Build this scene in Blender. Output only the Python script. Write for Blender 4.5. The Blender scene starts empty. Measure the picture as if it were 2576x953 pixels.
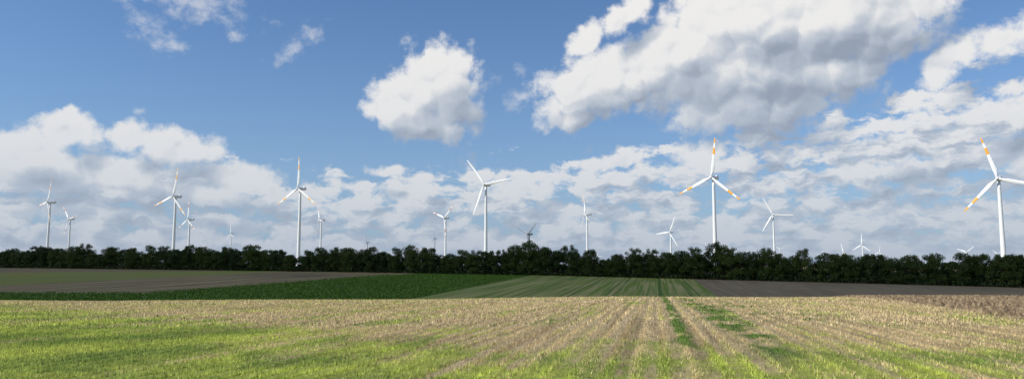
import bpy, math, random
import numpy as np
from mathutils import Vector, Matrix
random.seed(7); rng=np.random.default_rng(7)
scene=bpy.context.scene
C=bpy.context.collection
scene.view_settings.view_transform='Standard'
scene.view_settings.look='None'
scene.view_settings.exposure=0

# ---------------------------------------------------------------- camera
PITCH=math.radians(5.8); F=1874.0; EYE=1.7
cam=bpy.data.cameras.new("camera"); cam.lens=36*F/2576; cam.sensor_width=36
cam.clip_end=60000; cam.clip_start=0.05
co=bpy.data.objects.new("camera",cam); C.objects.link(co)
co.location=(0,0,EYE); co.rotation_euler=(math.pi/2+PITCH,0,0); scene.camera=co

def bearing(px,py):
    u=(px-1288)/F; w=(476.5-py)/F
    return Vector((u, math.cos(PITCH)-math.sin(PITCH)*w, math.sin(PITCH)+math.cos(PITCH)*w))

# ---------------------------------------------------------------- terrain
def terrain(x,y):
    x=np.asarray(x,float); y=np.asarray(y,float)
    yp=np.maximum(y,0)
    near=-.006*yp-.0002225*yp*yp+(.0035*np.clip(x,-80,80)+.13*np.sin(x*.055+.6)+.06*np.sin(x*.16))*np.clip((yp-20)/67,0,1)
    xc=np.clip(x,-600,500)
    xp=np.logaddexp(0,xc/30.)*30.
    far=-9.7-.021*40.*np.logaddexp(-yp/40.,-12.)-.0017*xc-.0123*xp
    near=np.maximum(near,-40)
    k=.8
    return k*np.logaddexp(near/k,far/k)
def tz(x,y): return float(terrain(x,y))
def ground_at(px,py,dmin=2):
    d=bearing(px,py); d=d/d.y
    ys=np.arange(dmin,900,.25)
    zs=EYE+d.z*ys
    t=terrain(d.x*ys,ys)
    i=np.argmax(zs<t)
    return (d.x*ys[i],ys[i])

# ---------------------------------------------------------------- node expression helper
class E:
    nt=None
    def __init__(s,v): s.v=v
    def _m(op,*a,**k):
        n=E.nt.nodes.new('ShaderNodeMath'); n.operation=op
        for i,x in enumerate(a):
            x=x.v if isinstance(x,E) else x
            if isinstance(x,(int,float)): n.inputs[i].default_value=x
            else: E.nt.links.new(x,n.inputs[i])
        if k.get('clamp'): n.use_clamp=True
        return E(n.outputs[0])
    def __add__(a,b): return E._m('ADD',a,b)
    __radd__=__add__
    def __sub__(a,b): return E._m('SUBTRACT',a,b)
    def __rsub__(a,b): return E._m('SUBTRACT',b,a)
    def __mul__(a,b): return E._m('MULTIPLY',a,b)
    __rmul__=__mul__
    def __truediv__(a,b): return E._m('DIVIDE',a,b)
def put(x,inp):
    x=x.v if isinstance(x,E) else x
    if hasattr(x,'links'): E.nt.links.new(x,inp)
    else: inp.default_value=x
def mx(a,b): return E._m('MAXIMUM',a,b)
def mn(a,b): return E._m('MINIMUM',a,b)
def smx(a,b,k): return E._m('SMOOTH_MAX',a,b,k)
def step(a,b,x):
    n=E.nt.nodes.new('ShaderNodeMapRange'); n.interpolation_type='SMOOTHSTEP'
    put(x,n.inputs[0]); n.inputs[1].default_value=a; n.inputs[2].default_value=b
    n.inputs[3].default_value=0; n.inputs[4].default_value=1
    return E(n.outputs[0])
def istep(a,b,x): return 1-step(a,b,x)
def vec(x,y,z=0.0):
    n=E.nt.nodes.new('ShaderNodeCombineXYZ')
    put(x,n.inputs[0]); put(y,n.inputs[1]); put(z,n.inputs[2]); return E(n.outputs[0])
def sep(v):
    n=E.nt.nodes.new('ShaderNodeSeparateXYZ'); put(v,n.inputs[0]); return [E(o) for o in n.outputs]
def vop(op,a,b=None,scale=None):
    n=E.nt.nodes.new('ShaderNodeVectorMath'); n.operation=op
    put(a,n.inputs[0])
    if b is not None: put(b,n.inputs[1])
    if scale is not None: put(scale,n.inputs['Scale'])
    return E(n.outputs['Value'] if op in('LENGTH','DOT_PRODUCT') else n.outputs[0])
def noise(v,scale,detail=2,rough=.5,color=False,dist=0):
    n=E.nt.nodes.new('ShaderNodeTexNoise'); put(v,n.inputs['Vector'])
    n.inputs['Scale'].default_value=scale; n.inputs['Detail'].default_value=detail
    n.inputs['Roughness'].default_value=rough; n.inputs['Distortion'].default_value=dist
    return E(n.outputs[1 if color else 0])
def voro(v,scale,detail=1,rough=.5):
    n=E.nt.nodes.new('ShaderNodeTexVoronoi'); put(v,n.inputs['Vector'])
    n.inputs['Scale'].default_value=scale; n.inputs['Detail'].default_value=detail; n.inputs['Roughness'].default_value=rough
    n.voronoi_dimensions='2D'
    return E(n.outputs['Distance'])
def mix(f,a,b):
    n=E.nt.nodes.new('ShaderNodeMix'); n.data_type='RGBA'
    put(f,n.inputs[0])
    for x,i in((a,6),(b,7)):
        if isinstance(x,tuple): n.inputs[i].default_value=(*x,1)
        else: put(x,n.inputs[i])
    return E(n.outputs[2])
def cscale(c,f):
    n=E.nt.nodes.new('ShaderNodeVectorMath'); n.operation='SCALE'
    put(c,n.inputs[0]); put(f,n.inputs['Scale']); return E(n.outputs[0])

# ---------------------------------------------------------------- world: sky + cumulus
SUN_AZ=math.radians(-108); SUN_EL=math.radians(40)
world=bpy.data.worlds.new("World"); scene.world=world; world.use_nodes=True
try:
    world.cycles.sampling_method='MANUAL'; world.cycles.sample_map_resolution=256
except Exception as ex: print(ex)
nt=world.node_tree; nt.nodes.clear(); E.nt=nt
tc=nt.nodes.new('ShaderNodeTexCoord')
dx,dy,dz=sep(E(tc.outputs['Generated']))
az=E._m('ARCTAN2',dx,dy)*18.74
el=E._m('ARCSINE',dz)*18.74
P=vec(az,el)
w1=vop('SCALE',vop('SUBTRACT',noise(P,.9,2,.5,color=True),(.5,.5,.5)),scale=.46)
w2=vop('SCALE',vop('SUBTRACT',noise(P,3.2,4,.6,color=True),(.5,.5,.5)),scale=.25)
PW=vop('ADD',vop('ADD',P,w1),w2)
BL=[ # measured bearings of the cumulus masses: x,y,rx,ry,rot,strength
 (1105,190,100,88,0,1.05),(1135,245,80,110,0,1.05),(1040,250,115,85,15,1.05),(985,275,80,62,0,1),(1080,310,120,42,0,1),
 (1450,230,125,85,15,1),(1570,190,150,82,0,1.05),(1720,135,150,110,20,1.1),(1890,70,220,120,0,1.2),(2080,50,260,130,0,1.2),(2260,40,190,72,20,1),
 (1880,180,260,115,0,1.2),(1900,268,240,68,0,1.1),(2100,175,140,72,0,1.1),
 (1480,95,80,40,35,.9),(1570,40,105,42,35,.9),(1450,300,105,32,8,.9),
 (1750,385,100,42,10,.85),(1900,345,120,28,5,.85),
 (2400,140,130,55,35,.9),(2530,90,110,55,20,.9),(2350,195,60,42,0,.9),
 (2490,300,190,65,10,1),(2270,370,250,55,12,.95),(2520,390,190,58,0,.95),(2200,440,240,42,0,.85),(2080,340,90,26,20,.7),
 (175,335,95,55,0,1),(178,288,30,28,0,.9),(70,370,150,60,0,1),(130,425,220,75,0,1.05),(330,345,70,52,0,1),(430,375,150,55,0,1),(330,440,240,65,0,1),(600,455,150,48,0,.95),(520,500,260,50,0,.85),(120,520,230,50,0,.85),
 (980,425,75,20,0,.85),(1180,415,40,36,0,.5),(1310,475,95,36,0,.9),(1465,412,34,22,0,.8),(1570,382,48,20,0,.7),(1560,455,100,30,0,.85),(1025,490,85,38,0,.85),(880,465,90,32,0,.7)]
WL=[(480,12,190,50,-8,1),(385,78,90,46,-35,1),(432,112,70,30,-40,.8),(600,90,40,34,0,.7),(750,112,100,42,30,.9),(772,72,36,42,0,.7),
 (1240,198,46,26,30,.8),(1300,180,42,34,0,.7),(1310,255,70,34,20,.9),(1190,395,40,50,-30,.8),(2170,165,80,55,0,.9),(355,272,36,26,0,.6),(2230,250,160,40,15,.6)]
def blobs(V,LST=BL,major=False):
    f=None; VV=V; c=0
    for (px,py,rx,ry,rot,st) in LST:
        if major and ((rx<95 and py<300 and not (900<px<1200)) or rx<60): continue
        if c%9==0 and f is not None: VV=vop('ADD',V,f*1e-6)   # keeps evaluation sequential
        c+=1
        d=bearing(px,py).normalized()
        a=math.atan2(d.x,d.y); e=math.asin(d.z)
        ca=math.cos(a)
        m=nt.nodes.new('ShaderNodeMapping'); m.vector_type='TEXTURE'
        put(VV,m.inputs[0]); m.inputs[1].default_value=(a*18.74,e*18.74,0)
        m.inputs[2].default_value=(0,0,math.radians(rot))
        m.inputs[3].default_value=(rx*ca*ca/100*1.22,ry*ca/100*1.22,1)
        g=st-vop('LENGTH',E(m.outputs[0]))
        f=g if f is None else smx(f,g,.14)
    return f
def band(V):
    x,y,z=sep(V)
    top=2.15+.14*mx(x,-2)
    cov=istep(-.2,1.0,(y-top)/1.6)*.74-.29
    cov=cov-mx(y-top,0.0)*.45+istep(.1,1.6,y)*.28
    q=vec(x*.95,y*2.5,3.7)
    return cov+(noise(q,1.15,4,.58)-.5)*2.7
def puffs(V,d):
    v1=voro(V,1.7,0)
    return (1-v1*v1*1.4)*.36+noise(V,1.5,d,.5)*.64
OFF=(-.40,.66,0); offs=(-.10,.16,0)
B0=blobs(PW)
F0=mx(B0,band(PW))
PO=vop('ADD',vop('ADD',PW,OFF),F0*1e-6)
F1=mx(blobs(PO,major=True),band(PO))
dF=mx(mn(F0-F1,.42),-.38)
PX=vop('ADD',PW,dF*1e-6)
W0=blobs(PX,WL)
PN=vop('ADD',PW,W0*1e-6)
N0=puffs(PN,3); N1=puffs(vop('ADD',PN,offs),2)
edge=noise(P,4.0,7,.62)
D=F0+(N0-.62)*.85+(edge-.5)*.72
a_main=step(.02,.48,D)
wispn=noise(vec(az*1.0+el*.6,el*1.3-az*.4),1.8,6,.62)
a_w=step(.0,1.1,W0+(wispn-.56)*2.4+(edge-.5)*.8)*.50
alpha=mx(a_main*(.97-E._m('POWER',2.718,mx(el,0.0)*-.50)*.22),a_w)
dN=N0-N1
L=.55+dF*1.15+dN*.90+(edge-.5)*.20+istep(.1,.7,D)*.14-step(.30,.95,F0)*.13
L=E._m('ADD',L,0.0,clamp=True)
c1=mix(step(0,.5,L),(.30,.345,.42),(.51,.56,.63))
ccol=mix(step(.38,.92,L),c1,(.92,.90,.87))
haze=E._m('POWER',2.718,mx(el,0.0)*-.40)
ccol=mix(haze*.86,ccol,(.385,.45,.56))
sky=nt.nodes.new('ShaderNodeTexSky'); sky.sky_type='NISHITA'; sky.sun_disc=False
sky.sun_elevation=SUN_EL; sky.sun_rotation=SUN_AZ%(2*math.pi); sky.air_density=1.0; sky.dust_density=.3; sky.ozone_density=2.0
skyc=vop('MULTIPLY',E(sky.outputs[0]),(.068,.091,.116))
hz2=E._m('POWER',2.718,mx(el,0.0)*-.40)*.95
skyc=mix(hz2,skyc,(.30,.40,.56))
bg1=nt.nodes.new('ShaderNodeBackground'); bg1.inputs[1].default_value=1
put(skyc,bg1.inputs[0])
bg2=nt.nodes.new('ShaderNodeBackground'); bg2.inputs[1].default_value=1
put(ccol,bg2.inputs[0])
ms=nt.nodes.new('ShaderNodeMixShader'); put(alpha,ms.inputs[0])
nt.links.new(bg1.outputs[0],ms.inputs[1]); nt.links.new(bg2.outputs[0],ms.inputs[2])
wo=nt.nodes.new('ShaderNodeOutputWorld'); nt.links.new(ms.outputs[0],wo.inputs[0])

sun=bpy.data.lights.new("sun","SUN"); sun.energy=5.0; sun.angle=math.radians(.53); sun.color=(1,.95,.86)
so=bpy.data.objects.new("sun",sun); C.objects.link(so)
SD=Vector((math.sin(SUN_AZ)*math.cos(SUN_EL),math.cos(SUN_AZ)*math.cos(SUN_EL),math.sin(SUN_EL)))
so.rotation_euler=SD.to_track_quat('Z','Y').to_euler()

# ---------------------------------------------------------------- materials
def newmat(name):
    m=bpy.data.materials.new(name); m.use_nodes=True; m.node_tree.nodes.clear(); E.nt=m.node_tree
    b=m.node_tree.nodes.new('ShaderNodeBsdfPrincipled'); o=m.node_tree.nodes.new('ShaderNodeOutputMaterial')
    m.node_tree.links.new(b.outputs[0],o.inputs[0]); return m,b
def pos():
    g=E.nt.nodes.new('ShaderNodeNewGeometry'); return E(g.outputs['Position']), E(g.outputs['Random Per Island'])
RA=math.radians(10.9); RS,RC=math.sin(RA),math.cos(RA)
def hp(X,Y,a,b,wob=0.0):
    p=ground_at(*a,dmin=130); q=ground_at(*b,dmin=130)
    n=Vector((-(q[1]-p[1]),q[0]-p[0])).normalized()
    c=-(n.x*p[0]+n.y*p[1])
    if c<0: n=-n; c=-c
    return X*n.x+Y*n.y+c
def near_color(X,Y,s,t,rnd=None):
    """stubble with re-growing green, rows run along t"""
    n1=noise(vec(s*.75,t*.05),1.0,3,.6)
    n2=noise(vec(X,Y),.30,5,.65)
    n3=noise(vec(s*2.8,t*.10,5.),1.0,2,.5)
    grain=noise(vec(X,Y,1.),3.2,3,.75)
    g=n1*.44+n2*.38+n3*.28+(grain-.5)*.16
    bias=istep(-5,9,Y-13-mx(X*-.98,0.0))*.150 - .014 - istep(0,8,X*-1.0)*.024
    bias=bias+istep(-14,0,X)*istep(14,26,Y)*.03
    g=g+bias
    if rnd is not None: g=g+(rnd-.5)*.16
    gm=step(.54,.63,g)
    n4=noise(vec(X,Y),.45,4,.65)
    wl=istep(.10,.32,E._m('ABSOLUTE',s-.7+(n4-.5)*.9))*step(12,20,Y)*step(.37,.46,n4)
    wp=istep(.3,.9,E._m('ABSOLUTE',s-2.4+(noise(vec(s,t*.5),.35,3,.6)-.5)*3.0))*step(.42,.53,n4)*step(12,17,Y)*istep(60,75,Y)
    wq=istep(1.5,3.5,E._m('ABSOLUTE',s-4))*step(.54,.6,n4)*step(24,30,Y)*istep(50,60,Y)
    weed=mx(mx(wl,wp),wq*.8)
    straw=mix(noise(vec(s*3,t*.5,2.),1.0,3,.6),(.47,.35,.18),(.82,.67,.40))
    soil=step(.52,.62,noise(vec(s*3.0,t*.03,9.),1.0,3,.6))
    straw=mix(soil*.42,straw,(.27,.195,.10))
    green=mix(step(.33,.63,noise(vec(X,Y,4.),.28,4,.65)),(.17,.28,.04),(.50,.58,.095))
    c=mix(gm*.88,straw,green)
    c=mix(weed*.9,c,(.10,.21,.026))
    row=E._m('SINE',s*(2*math.pi/.5))*.5+.5
    swath=noise(vec(s*2.1,t*.02,8.),1.0,3,.6)
    c=cscale(c,(.60+row*.26+swath*.45)*(.62+grain*.76))
    return c
def stubble_frame(p):
    X,Y,Z=sep(p)
    return X,Y,X*RC-Y*RS,X*RS+Y*RC

m_ground,b=newmat("field_ground")
p,_=pos(); X,Y,s,t=stubble_frame(p)
wob=(noise(vec(X,Y),.08,4,.6)-.5)*5
fine=noise(vec(X,Y),1.3,6,.7)
near=near_color(X,Y,s,t)
near=cscale(near,.35+fine*.65)
st=noise(vec(s*.55,t*.010,1.),1.0,2,.6); st2=noise(vec(s*1.5,t*.014,7.),1.0,2,.6)
stripe=step(.42,.60,st*.5+st2*.5)
mid=mix(stripe*.85,(.17,.23,.035),(.45,.37,.14))
tram=istep(.4,.8,E._m('ABSOLUTE',s-1.0))
mid=mix(tram*.8,mid,(.07,.15,.02))
for off in (-34,-23,-12,10):
    tr_=istep(.2,.45,E._m('ABSOLUTE',E._m('ABSOLUTE',s-off)-1.0))
    mid=mix(tr_*.7,mid,(.10,.14,.03))
mid=cscale(mid,.75+fine*.6)
soil=mix(noise(vec(X,Y),.15,5,.65),(.205,.142,.074),(.365,.262,.145))
soil=mix(step(.45,.62,noise(vec(s*.5,t*.015,3.),1.0,3,.6))*.45,soil,(.40,.31,.16))
soil=cscale(soil,.40+fine*1.15)
soil_near=cscale(soil,.72)
l1=hp(X,Y,(1075,744),(1290,701)); lg1=hp(X,Y,(0,738),(350,738)); lg2=hp(X,Y,(420,734),(950,694))
o1=hp(X,Y,(0,718),(600,688)); o2=hp(X,Y,(0,686),(450,682))
crop=mix(noise(vec(X,Y),.25,5,.7),(.06,.11,.008),(.10,.165,.014))
pa=ground_at(420,734,130); pb=ground_at(950,694,130)
dl=Vector((pb[0]-pa[0],pb[1]-pa[1])).normalized()
al=X*dl.x+Y*dl.y; ac=Y*dl.x-X*dl.y
lsoil=mix(step(.40,.6,noise(vec(ac*.28,al*.012,3.),1.0,3,.6)),(.21,.142,.066),(.42,.315,.145))
lsoil=cscale(lsoil,.6+fine*.7)
olive=mix(noise(vec(ac*.15,al*.012),1.0,3,.6),(.19,.205,.04),(.34,.31,.08))
left=mix(step(-3,3,mx(lg1,lg2)+wob),lsoil,crop)
left=mix(istep(-3,3,o1+wob)*step(-4,4,o2),left,olive)
left=mix(istep(-3,3,o2),left,mix(noise(vec(X*.01,Y*.3),1.0,2),(.21,.145,.07),(.34,.26,.12)))
farf=mix(step(-1,1,l1+wob*.3),left,mid)
farf=mix(step(-.5,.5,s-15.5+wob*.2),farf,soil)
nearf=mix(step(-.5,.5,s-12.9-(Y-26.6)*.149+wob*.12),near,soil_near)
col=mix(step(110,125,Y+wob*.5),nearf,farf)
col=mix(step(20,40,Y-350+X*.366),col,mix(noise(vec(X,Y),.01,3),(.10,.14,.04),(.25,.2,.12)))
put(col,b.inputs['Base Color']); b.inputs['Roughness'].default_value=.95
b.inputs['Specular IOR Level'].default_value=.1
bp=E.nt.nodes.new('ShaderNodeBump'); bp.inputs['Strength'].default_value=.9; bp.inputs['Distance'].default_value=.18
put(noise(vec(X,Y),2.5,6,.7),bp.inputs['Height']); E.nt.links.new(bp.outputs[0],b.inputs['Normal'])

m_blade,b=newmat("stubble_and_grass")
p,rnd=pos(); X,Y,s,t=stubble_frame(p)
c=near_color(X,Y,s,t,rnd)
rn2=E._m('FRACT',rnd*37.7)
c=cscale(c,.38+rn2*1.22)
put(c,b.inputs['Base Color']); b.inputs['Roughness'].default_value=.7; b.inputs['Specular IOR Level'].default_value=.2
tr=E.nt.nodes.new('ShaderNodeBsdfTranslucent'); put(c,tr.inputs[0])
mm=E.nt.nodes.new('ShaderNodeMixShader'); mm.inputs[0].default_value=.3
E.nt.links.new(b.outputs[0],mm.inputs[1]); E.nt.links.new(tr.outputs[0],mm.inputs[2])
E.nt.links.new(mm.outputs[0],[n for n in E.nt.nodes if n.type=='OUTPUT_MATERIAL'][0].inputs[0])
m_clod,b=newmat("soil_clods"); p,rnd=pos()
put(mix(rnd,(.09,.06,.032),(.36,.265,.15)),b.inputs['Base Color']); b.inputs['Roughness'].default_value=.95

def leafmat(name,a,bb,scale=.3):
    m,b=newmat(name); p,rnd=pos()
    oi=E.nt.nodes.new('ShaderNodeObjectInfo')
    f=rnd*.45+E(oi.outputs['Random'])*.55
    c=mix(f,a,bb); put(c,b.inputs['Base Color']); b.inputs['Roughness'].default_value=.6; b.inputs['Specular IOR Level'].default_value=.25
    return m
m_leaf=leafmat("tree_foliage",(.022,.046,.008),(.110,.145,.024))
m_under=leafmat("undergrowth_foliage",(.024,.042,.010),(.055,.08,.018))
m_crop=leafmat("crop_leaves",(.075,.145,.010),(.125,.22,.018))
m_bark,b=newmat("bark"); p,_=pos()
put(mix(noise(p,4,4),(.04,.03,.022),(.11,.09,.07)),b.inputs['Base Color']); b.inputs['Roughness'].default_value=.9
def paint(name,col,r=.45):
    m,b=newmat(name); p,_=pos()
    put(mix(noise(p,.4,4,.6),tuple(x*.93 for x in col),col),b.inputs['Base Color']); b.inputs['Roughness'].default_value=r; return m
m_white=paint("turbine_white_paint",(.82,.83,.84))
m_shade_grey=paint("turbine_painted_cloud_shade",(.20,.22,.25))  # cloud shade put into the paint colour; no cloud mesh shadows these turbines
def blademat(name,band):
    m,b=newmat(name); tcn=E.nt.nodes.new('ShaderNodeTexCoord'); _,_,z=sep(E(tcn.outputs['Object']))
    z=z/40.
    k=mx(step(.86,.862,z),step(.58,.582,z)*istep(.74,.742,z))
    put(mix(k,(.82,.83,.84),band),b.inputs['Base Color']); b.inputs['Roughness'].default_value=.4; return m
m_bo=blademat("blade_white_with_orange_bands",(.85,.40,.04))
m_bm=blademat("blade_white_with_faded_orange_bands",(.84,.52,.20))
m_br=blademat("blade_white_with_red_bands",(.55,.27,.18))
m_bw=paint("blade_white",(.82,.83,.84))

def mesh(name,verts,faces,mat,smooth=False):
    me=bpy.data.meshes.new(name)
    verts=np.asarray(verts,dtype=np.float32); 
    if isinstance(faces,np.ndarray):
        n,k=faces.shape
        me.vertices.add(len(verts)); me.vertices.foreach_set('co',verts.ravel())
        me.loops.add(n*k); me.loops.foreach_set('vertex_index',faces.astype(np.int32).ravel())
        me.polygons.add(n); me.polygons.foreach_set('loop_start',np.arange(0,n*k,k,dtype=np.int32))
        me.update(calc_edges=True)
    else:
        me.from_pydata([tuple(map(float,v)) for v in verts],[],faces); me.update()
    if smooth: me.polygons.foreach_set('use_smooth',[True]*len(me.polygons))
    me.materials.append(mat); return me
def obj(name,me,**props):
    o=bpy.data.objects.new(name,me); C.objects.link(o)
    for k,v in props.items(): o[k]=v
    return o
def grid_faces(nx,ny):
    i=np.arange((nx-1)*(ny-1)); r=i//(nx-1); c=i%(nx-1); a=r*nx+c
    return np.stack([a,a+1,a+nx+1,a+nx],1)

# ---------------------------------------------------------------- ground
xs=np.sinh(np.linspace(-6.2,6.2,321))*25*.8
ys=np.concatenate([np.linspace(-3000,-60,12),np.linspace(-40,0,20),np.linspace(.5,300,400),np.linspace(302,600,130),600*np.exp(np.linspace(.03,3.2,60))])
XX,YY=np.meshgrid(xs,ys)
ZZ=terrain(XX,YY)
g=mesh("ground",np.stack([XX.ravel(),YY.ravel(),ZZ.ravel()],1),grid_faces(len(xs),len(ys)),m_ground,True)
obj("ground",g,kind="structure",label="rolling farmland of stubble, ploughed soil and green crop")

# ---------------------------------------------------------------- foreground stubble and grass
def blades(n,y0,y1,hmin,hmax,w,lean):
    yv=np.sqrt(rng.uniform(y0*y0,y1*y1,n)); xv=rng.uniform(-.80,.80,n)*yv+rng.uniform(-2,2,n)
    s_=xv*RC-yv*RS; t_=xv*RS+yv*RC
    row=rng.random(n)<.75
    s_=np.where(row,np.round(s_/.5)*.5+.125+rng.normal(0,.045,n),s_)
    xv=s_*RC+t_*RS; yv=-s_*RS+t_*RC
    keep=(s_<12.9+(yv-26.6)*.149+rng.normal(0,.35,n)+rng.exponential(.5,n)*(rng.random(n)<.4)); xv,yv=xv[keep],yv[keep]; n=len(xv)
    h=rng.uniform(hmin,hmax,n)*(.6+.5*rng.random(n)); a=rng.uniform(0,2*np.pi,n); ww=w*(.6+.8*rng.random(n))
    ld=rng.uniform(0,2*np.pi,n); lm=h*lean*rng.random(n)
    z=terrain(xv,yv)-.01
    A=np.stack([xv-np.cos(a)*ww,yv-np.sin(a)*ww,z],1); B=np.stack([xv+np.cos(a)*ww,yv+np.sin(a)*ww,z],1)
    T=np.stack([xv+np.cos(ld)*lm,yv+np.sin(ld)*lm,z+h],1)
    return np.stack([A,B,T],1).reshape(-1,3)
V=np.concatenate([blades(210000,7,24,.04,.11,.008,.8),blades(130000,24,50,.06,.14,.018,.7),blades(100000,50,112,.08,.20,.035,.6)])
me=mesh("stubble_and_grass",V,np.arange(len(V)).reshape(-1,3),m_blade)
obj("stubble_and_grass",me,kind="stuff",label="pale cut stubble with fresh green grass growing through")
# clods and straw on the ploughed strip beside the stubble
n=60000
yv=np.sqrt(rng.uniform(20**2,115**2,n)); s_=12.9+(yv-26.6)*.149+.2+rng.uniform(0,1,n)**1.3*55
t_=(yv+s_*RS)/RC
xv=s_*RC+t_*RS; sz=rng.uniform(.05,.16,n)*(1+yv/90)
a=rng.uniform(0,2*np.pi,n)
tri=[]
for j in range(3):
    aa=a+j*2.094
    tri.append(np.stack([xv+np.cos(aa)*sz,yv+np.sin(aa)*sz,terrain(xv,yv)-.02],1))
top_=np.stack([xv,yv,terrain(xv,yv)+sz*rng.uniform(.5,1.3,n)],1)
V=np.stack([tri[0],tri[1],tri[2],top_],1).reshape(-1,3)
i4=np.arange(n)*4
Fc=np.concatenate([np.stack([i4,i4+1,i4+3],1),np.stack([i4+1,i4+2,i4+3],1),np.stack([i4+2,i4,i4+3],1)])
obj("soil_clods",mesh("soil_clods",V,Fc,m_clod),kind="stuff",label="rough brown clods and straw bits on ploughed soil")

# ---------------------------------------------------------------- leaf quads
def leaf_quads(cent,size,r):
    n=len(cent)
    a=r.normal(size=(n,3)); a/=np.linalg.norm(a,axis=1)[:,None]
    b_=r.normal(size=(n,3)); b_-=a*(a*b_).sum(1)[:,None]; b_/=np.linalg.norm(b_,axis=1)[:,None]
    s_=(size*(.6+.8*r.random(n)))[:,None]
    v=np.stack([cent-a*s_,cent-b_*s_*.7,cent+a*s_,cent+b_*s_*.7],1).reshape(-1,3)
    return v
n=140000
yv=np.sqrt(rng.uniform(128**2,330**2,n)); xv=rng.uniform(-.78,.05,n)*yv
def hpn(a,b):
    p=ground_at(*a,dmin=130); q=ground_at(*b,dmin=130)
    nn=Vector((-(q[1]-p[1]),q[0]-p[0])).normalized(); c=-(nn.x*p[0]+nn.y*p[1])
    if c<0: nn=-nn; c=-c
    return xv*nn.x+yv*nn.y+c
k=(hpn((1075,744),(1290,701))<0)&(np.maximum(hpn((0,738),(350,738)),hpn((420,734),(950,694)))>0)
xv,yv=xv[k],yv[k]; n=len(xv)
V=leaf_quads(np.stack([xv,yv,terrain(xv,yv)+rng.uniform(.1,.5,n)],1),np.full(n,.2),rng)
obj("crop_plants",mesh("crop_plants",V,np.arange(len(V)).reshape(-1,4),m_crop),kind="stuff",label="dense dark green leafy root crop")

# ---------------------------------------------------------------- trees
def tube(path,rad,sides=7):
    v=[];f=[]
    for i,(p_,r_) in enumerate(zip(path,rad)):
        d=(path[min(i+1,len(path)-1)]-path[max(i-1,0)]).normalized()
        q=d.to_track_quat('Z','Y')
        for k_ in range(sides):
            a=2*math.pi*k_/sides; v.append(p_+q@Vector((math.cos(a)*r_,math.sin(a)*r_,0)))
    for i in range(len(path)-1):
        for k_ in range(sides):
            f.append((i*sides+k_,i*sides+(k_+1)%sides,(i+1)*sides+(k_+1)%sides,(i+1)*sides+k_))
    f.append(tuple(range(sides))[::-1]); f.append(tuple(range((len(path)-1)*sides,len(path)*sides)))
    return v,f
def make_tree(seed,H,R,low,dens=1.0):
    r=np.random.default_rng(seed); rr=random.Random(seed)
    tv=[];tf=[]
    def add(path,rad):
        v,f=tube(path,rad); o=len(tv); tv.extend(v); tf.extend([tuple(i+o for i in q) for q in f])
    top=Vector((rr.uniform(-.4,.4),rr.uniform(-.4,.4),H*.8))
    trunk=[Vector((0,0,-.3)),Vector((.05,.05,H*.2)),Vector((top.x*.4,top.y*.3,H*.45)),top]
    add(trunk,[.28,.22,.16,.04])
    cl=[]
    nb=rr.randint(10,14)
    for i in range(nb):
        z0=H*rr.uniform(.15,.6); a=rr.uniform(0,2*math.pi); L=R*rr.uniform(.6,.9)*(1.05-.8*max(0,(z0/H-.3)))
        st_=Vector((top.x*z0/H,top.y*z0/H,z0)); e=st_+Vector((math.cos(a)*L,math.sin(a)*L,H*rr.uniform(.06,.16)))
        m_=(st_+e)/2+Vector((0,0,-.2)); add([st_,m_,e],[.10,.07,.02])
        cl.append((e,rr.uniform(1.2,1.7))); cl.append((m_+Vector((0,0,.5)),rr.uniform(1.1,1.6)))
    for i in range(int(40*dens)):
        z0=H*rr.uniform(low,.86); q=(z0/H-.42)/.56
        lim=R*math.sqrt(max(.03,1-abs(q)**2.4))
        a=rr.uniform(0,2*math.pi); d=lim*math.sqrt(rr.random())*.92
        cl.append((Vector((math.cos(a)*d,math.sin(a)*d,z0)),rr.uniform(1.0,1.6)))
    for i in range(4):
        a=rr.uniform(0,2*math.pi); cl.append((Vector((math.cos(a)*R*.3,math.sin(a)*R*.3,H*rr.uniform(.84,.91))),rr.uniform(1.0,1.3)))
    pts=[]
    for c_,cr in cl:
        k_=int(85*cr*cr)
        d=r.normal(size=(k_,3)); d/=np.linalg.norm(d,axis=1)[:,None]; d*=(r.random(k_)**.4)[:,None]*cr; d[:,2]*=.8
        pts.append(d+np.array(c_))
    pts=np.concatenate(pts); pts=pts[pts[:,2]>.2]
    V=leaf_quads(pts,np.full(len(pts),.18),r)
    return mesh("trunk",tv,tf,m_bark,True),mesh("crown",V,np.arange(len(V)).reshape(-1,4),m_leaf)
protos=[make_tree(100+i,h,w,lo,dn) for i,(h,w,lo,dn) in enumerate([(12,5.2,.1,1.2),(11.3,4.6,.12,1),(12.6,5.2,.1,1.2),(11,4.4,.08,1),(12.3,4.6,.15,.9),(11.5,5.8,.1,1.2),(11.5,3.8,.2,.8)])]
def place_tree(x,y,pi,sc,sz):
    tr,cr=protos[pi]
    e=bpy.data.objects.new("tree",None); C.objects.link(e)
    e.location=(x,y,tz(x,y)); e.rotation_euler=(0,0,random.uniform(0,6.28)); e.scale=(sc,sc,sz)
    e["label"]="dark leafy deciduous tree in a dense field windbreak"; e["category"]="tree"; e["group"]="trees of the windbreak"
    for nm,me in(("trunk",tr),("crown",cr)):
        o=bpy.data.objects.new(nm,me); C.objects.link(o); o.parent=e
def belt_y(x): return 350-.366*x
PEAK=[(-150,.08),(2,.18),(92,.18),(-60,-.08),(45,-.05)]
for row in (0,1):
    x=-345.0+row*3.5
    while x<232:
        xx=x+random.uniform(-1,1); yy=belt_y(xx)+row*8+random.uniform(-1.5,1.5)
        s0=random.uniform(.74,1.17)*(1+.05*math.sin(xx*.07+1))-(.09*row)+sum(a*math.exp(-((xx-c_)/7)**2) for c_,a in PEAK)
        place_tree(xx,yy,random.randrange(7),(.45+.55*s0)*random.uniform(.90,1.15),s0*1.05)
        x+=random.uniform(5.0,9.0)
n=70000
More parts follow.
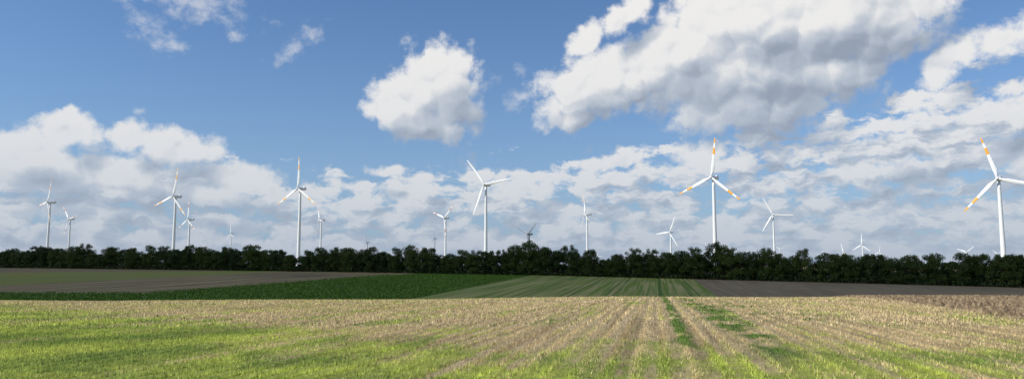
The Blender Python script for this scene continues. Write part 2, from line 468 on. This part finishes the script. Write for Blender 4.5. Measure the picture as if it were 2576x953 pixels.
xv=rng.uniform(-360,250,n); off=rng.normal(2,3.2,n)
hh=(2.4+1.6*np.sin(xv*.21)*np.sin(xv*.067+1)+rng.normal(0,.3,n))
zv=rng.random(n)*np.maximum(hh,.8)
yv=350-.366*xv+off
V=leaf_quads(np.stack([xv,yv,terrain(xv,yv)+zv],1),np.full(n,.38),rng)
obj("undergrowth",mesh("undergrowth",V,np.arange(len(V)).reshape(-1,4),m_under),kind="stuff",label="dark shrubby undergrowth along the foot of the windbreak")

# ---------------------------------------------------------------- wind turbines
def ring_mesh(name,rings,mat,smooth=True,cap=True):
    v=[];f=[];k_=len(rings[0])
    for r_ in rings: v.extend(r_)
    for i in range(len(rings)-1):
        for j in range(k_): f.append((i*k_+j,i*k_+(j+1)%k_,(i+1)*k_+(j+1)%k_,(i+1)*k_+j))
    if cap: f.append(tuple(range(k_))[::-1]); f.append(tuple(range((len(rings)-1)*k_,len(rings)*k_)))
    return mesh(name,v,f,mat,smooth)
def circ(r_,z,n=28,cy=0): return [(math.cos(2*math.pi*i/n)*r_,math.sin(2*math.pi*i/n)*r_+cy,z) for i in range(n)]
rings=[circ(2.6,-.02),circ(2.6,.3),circ(2.4,.32)]
for i in range(0,13):
    zz=i/12; rings.append(circ(2.35-(1.0)*zz**.9,.5+zz*99.4))
def tower(mat): return ring_mesh("tower",rings,mat)
me_tw=tower(m_white); me_tg=tower(m_shade_grey)
def nacelle(mat):
    prof=[(-3.0,.9,1.0,0),(-2.6,1.45,1.5,0),(-1,1.75,1.75,.05),(3,1.8,1.85,.1),(7,1.7,1.7,.2),(8.6,1.5,1.35,.35),(8.9,1.2,1.0,.4)]
    R_=[]
    for (y,wx,hz,cz) in prof:
        r_=[]
        for i in range(24):
            a=2*math.pi*i/24; ca,sa=math.cos(a),math.sin(a)
            r_.append((wx*math.copysign(abs(ca)**.45,ca),y,cz+hz*math.copysign(abs(sa)**.45,sa)))
        R_.append(r_)
    me=ring_mesh("nacelle",R_,mat)
    import bmesh
    bm=bmesh.new(); bm.from_mesh(me)
    def bx(cx,cy,cz,sx,sy,sz):
        bmesh.ops.create_cube(bm,size=1,matrix=Matrix.Translation((cx,cy,cz))@Matrix.Diagonal((sx,sy,sz,1)))
    bx(0,6.4,2.35,2.4,2.2,1.0)
    bx(.5,7.8,2.9,.08,.08,1.9); bx(-.5,7.8,2.7,.08,.08,1.5); bx(.5,7.8,3.85,.5,.08,.08)
    bm.to_mesh(me); bm.free(); me.update(); return me
me_nw=nacelle(m_white); me_ng=nacelle(m_shade_grey)
def spinner(mat):
    R_=[]
    for (y,r_) in [(1.0,1.5),(.2,1.65),(-.6,1.6),(-1.3,1.25),(-1.8,.75),(-2.05,.2)]:
        R_.append([(math.cos(2*math.pi*i/20)*r_,y,math.sin(2*math.pi*i/20)*r_) for i in range(20)])
    return ring_mesh("rotor_hub",R_,mat)
me_hw=spinner(m_white); me_hg=spinner(m_shade_grey)
def blade(mat,L=40):
    R_=[]
    for (t_,ch,th,tw) in [(.02,1.8,1.8,0),(.07,1.9,1.7,4),(.14,2.8,1.2,16),(.21,3.7,.95,16),(.32,3.4,.7,12),(.5,2.8,.5,8),(.7,2.2,.34,5),(.88,1.6,.2,3),(.965,1.1,.14,2),(1,.25,.05,2)]:
        r_=[]; q=math.radians(tw)
        for i in range(16):
            a=2*math.pi*i/16; u_=math.cos(a)*.5; 
            x_=(u_+ (.18 if t_>.1 else 0))*ch; y_=math.sin(a)*.5*th*(1 if t_<.1 else (1-.55*u_))
            r_.append((x_*math.cos(q)-y_*math.sin(q),x_*math.sin(q)+y_*math.cos(q)-.9*t_*t_*L/40,t_*L))
        R_.append(r_)
    return ring_mesh("blade",R_,mat)
me_bo,me_bm,me_br,me_bw,me_bg=blade(m_bo),blade(m_bm),blade(m_br),blade(m_bw),blade(m_shade_grey)
LAB={'o':"white wind turbine with orange bands on its blades",'m':"white wind turbine with pale orange blade bands",'r':"white wind turbine with reddish bands on its blades",'w':"plain white wind turbine with three long blades",'g':"distant wind turbine with cloud shade painted in as grey"}
T=[(119,509,61,25,'m',.27),(172,551,46,-40,'r',.45),(435,494,75,13,'m',.58),(472,552,52,5,'r',.45),(580,587,25,-5,'w',.35),(749,474,81,2,'m',.66),(803,554,47,-24,'r',.25),
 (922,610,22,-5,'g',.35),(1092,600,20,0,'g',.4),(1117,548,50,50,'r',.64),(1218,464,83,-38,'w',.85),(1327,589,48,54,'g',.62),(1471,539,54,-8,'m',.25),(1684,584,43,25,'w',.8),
 (1789,446,101,8,'o',.87),(1944,540,50,-28,'w',.99),(2167,616,30,3,'w',.8),(2121,635,24,-14,'w',.7),(2212,634,15,10,'w',.8),(1961,627,12,70,'w',.8),(2431,634,24,52,'w',.9),
 (1779,626,14,-20,'w',.8),(1352,640,13,-5,'w',.8),(1650,640,13,40,'w',.8),(2066,640,12,30,'w',.8),(2508,638,14,-50,'w',.8),(1505,645,14,-35,'w',.8),(2509,449,112,-16,'o',.98)]
for (px,py,R_,ph,kind,fs) in T:
    dist=40*F/R_
    d=bearing(px,py); d=d/d.y*dist
    hub=Vector((d.x,d.y,EYE+d.z))
    yaw=-(math.atan2(d.x,d.y)+math.acos(fs))
    rot=Matrix.Rotation(yaw,3,'Z')
    base=hub-rot@Vector((0,-4.3,0)); gz=tz(base.x,base.y)
    e=bpy.data.objects.new("wind_turbine",None); C.objects.link(e); e.location=(base.x,base.y,gz); e.rotation_euler=(0,0,yaw)
    e["label"]=LAB[kind]; e["category"]="wind turbine"; e["group"]="wind turbines of the wind farm"
    hz=hub.z-gz
    def part(nm,me,par,loc=(0,0,0)):
        o=bpy.data.objects.new(nm,me); C.objects.link(o); o.parent=par; o.location=loc; return o
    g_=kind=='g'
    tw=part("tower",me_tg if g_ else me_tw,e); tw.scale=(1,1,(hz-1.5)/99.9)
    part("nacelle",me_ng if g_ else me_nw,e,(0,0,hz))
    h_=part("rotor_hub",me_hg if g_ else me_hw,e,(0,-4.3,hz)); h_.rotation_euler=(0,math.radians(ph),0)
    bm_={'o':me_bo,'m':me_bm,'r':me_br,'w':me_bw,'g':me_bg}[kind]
    for k_ in range(3):
        b_=part("blade",bm_,h_); b_.rotation_euler=(0,math.radians(120*k_),0)

# ---------------------------------------------------------------- the cumulus standing over the fields that shades them
m_cloud,b=newmat("cloud_white"); p,_=pos()
put(mix(noise(p,.01,5),(.75,.75,.76),(.85,.85,.85)),b.inputs['Base Color']); b.inputs['Roughness'].default_value=1
tb=E.nt.nodes.new('ShaderNodeBsdfTransparent')
mm=E.nt.nodes.new('ShaderNodeMixShader'); put(.27+noise(p,.02,3)*.24,mm.inputs[0])
E.nt.links.new(b.outputs[0],mm.inputs[1]); E.nt.links.new(tb.outputs[0],mm.inputs[2])
E.nt.links.new(mm.outputs[0],[n for n in E.nt.nodes if n.type=='OUTPUT_MATERIAL'][0].inputs[0])
def cloud(cx,cy,hx,hy,z):
    nx,ny=110,70
    u=np.linspace(-1.15,1.15,nx); v=np.linspace(-1.15,1.15,ny); U,W=np.meshgrid(u,v)
    ang=np.arctan2(W,U)
    r_=(np.abs(U)**4+np.abs(W)**4)**.25
    edge=1+.03*np.sin(ang*9+1)+.025*np.sin(ang*17+2)+.015*np.sin(ang*31)
    q=np.clip(1-(r_/edge)**3,0,1)
    X_=cx+U*hx; Y_=cy+W*hy
    bump=np.abs(np.sin(X_*.021+np.sin(Y_*.03))*np.sin(Y_*.027+1))*60+np.abs(np.sin(X_*.06)*np.cos(Y_*.055))*22
    topz=z+(160+bump)*q**.5; botz=z-12*q**.5-.1*bump*q
    n=nx*ny; inside=(q>0).ravel()
    V=np.concatenate([np.stack([X_.ravel(),Y_.ravel(),topz.ravel()],1),np.stack([X_.ravel(),Y_.ravel(),botz.ravel()],1)])
    f=grid_faces(nx,ny); f=f[inside[f].any(1)]
    f=np.concatenate([f,f[:,::-1]+n])
    return obj("cloud",mesh("cloud",V,f,m_cloud,True),kind="structure",label="broad white cumulus cloud drifting above the fields")
zc=900; k=zc/math.tan(SUN_EL)
cloud(-115+math.sin(SUN_AZ)*k,335+math.cos(SUN_AZ)*k,600,205,zc)
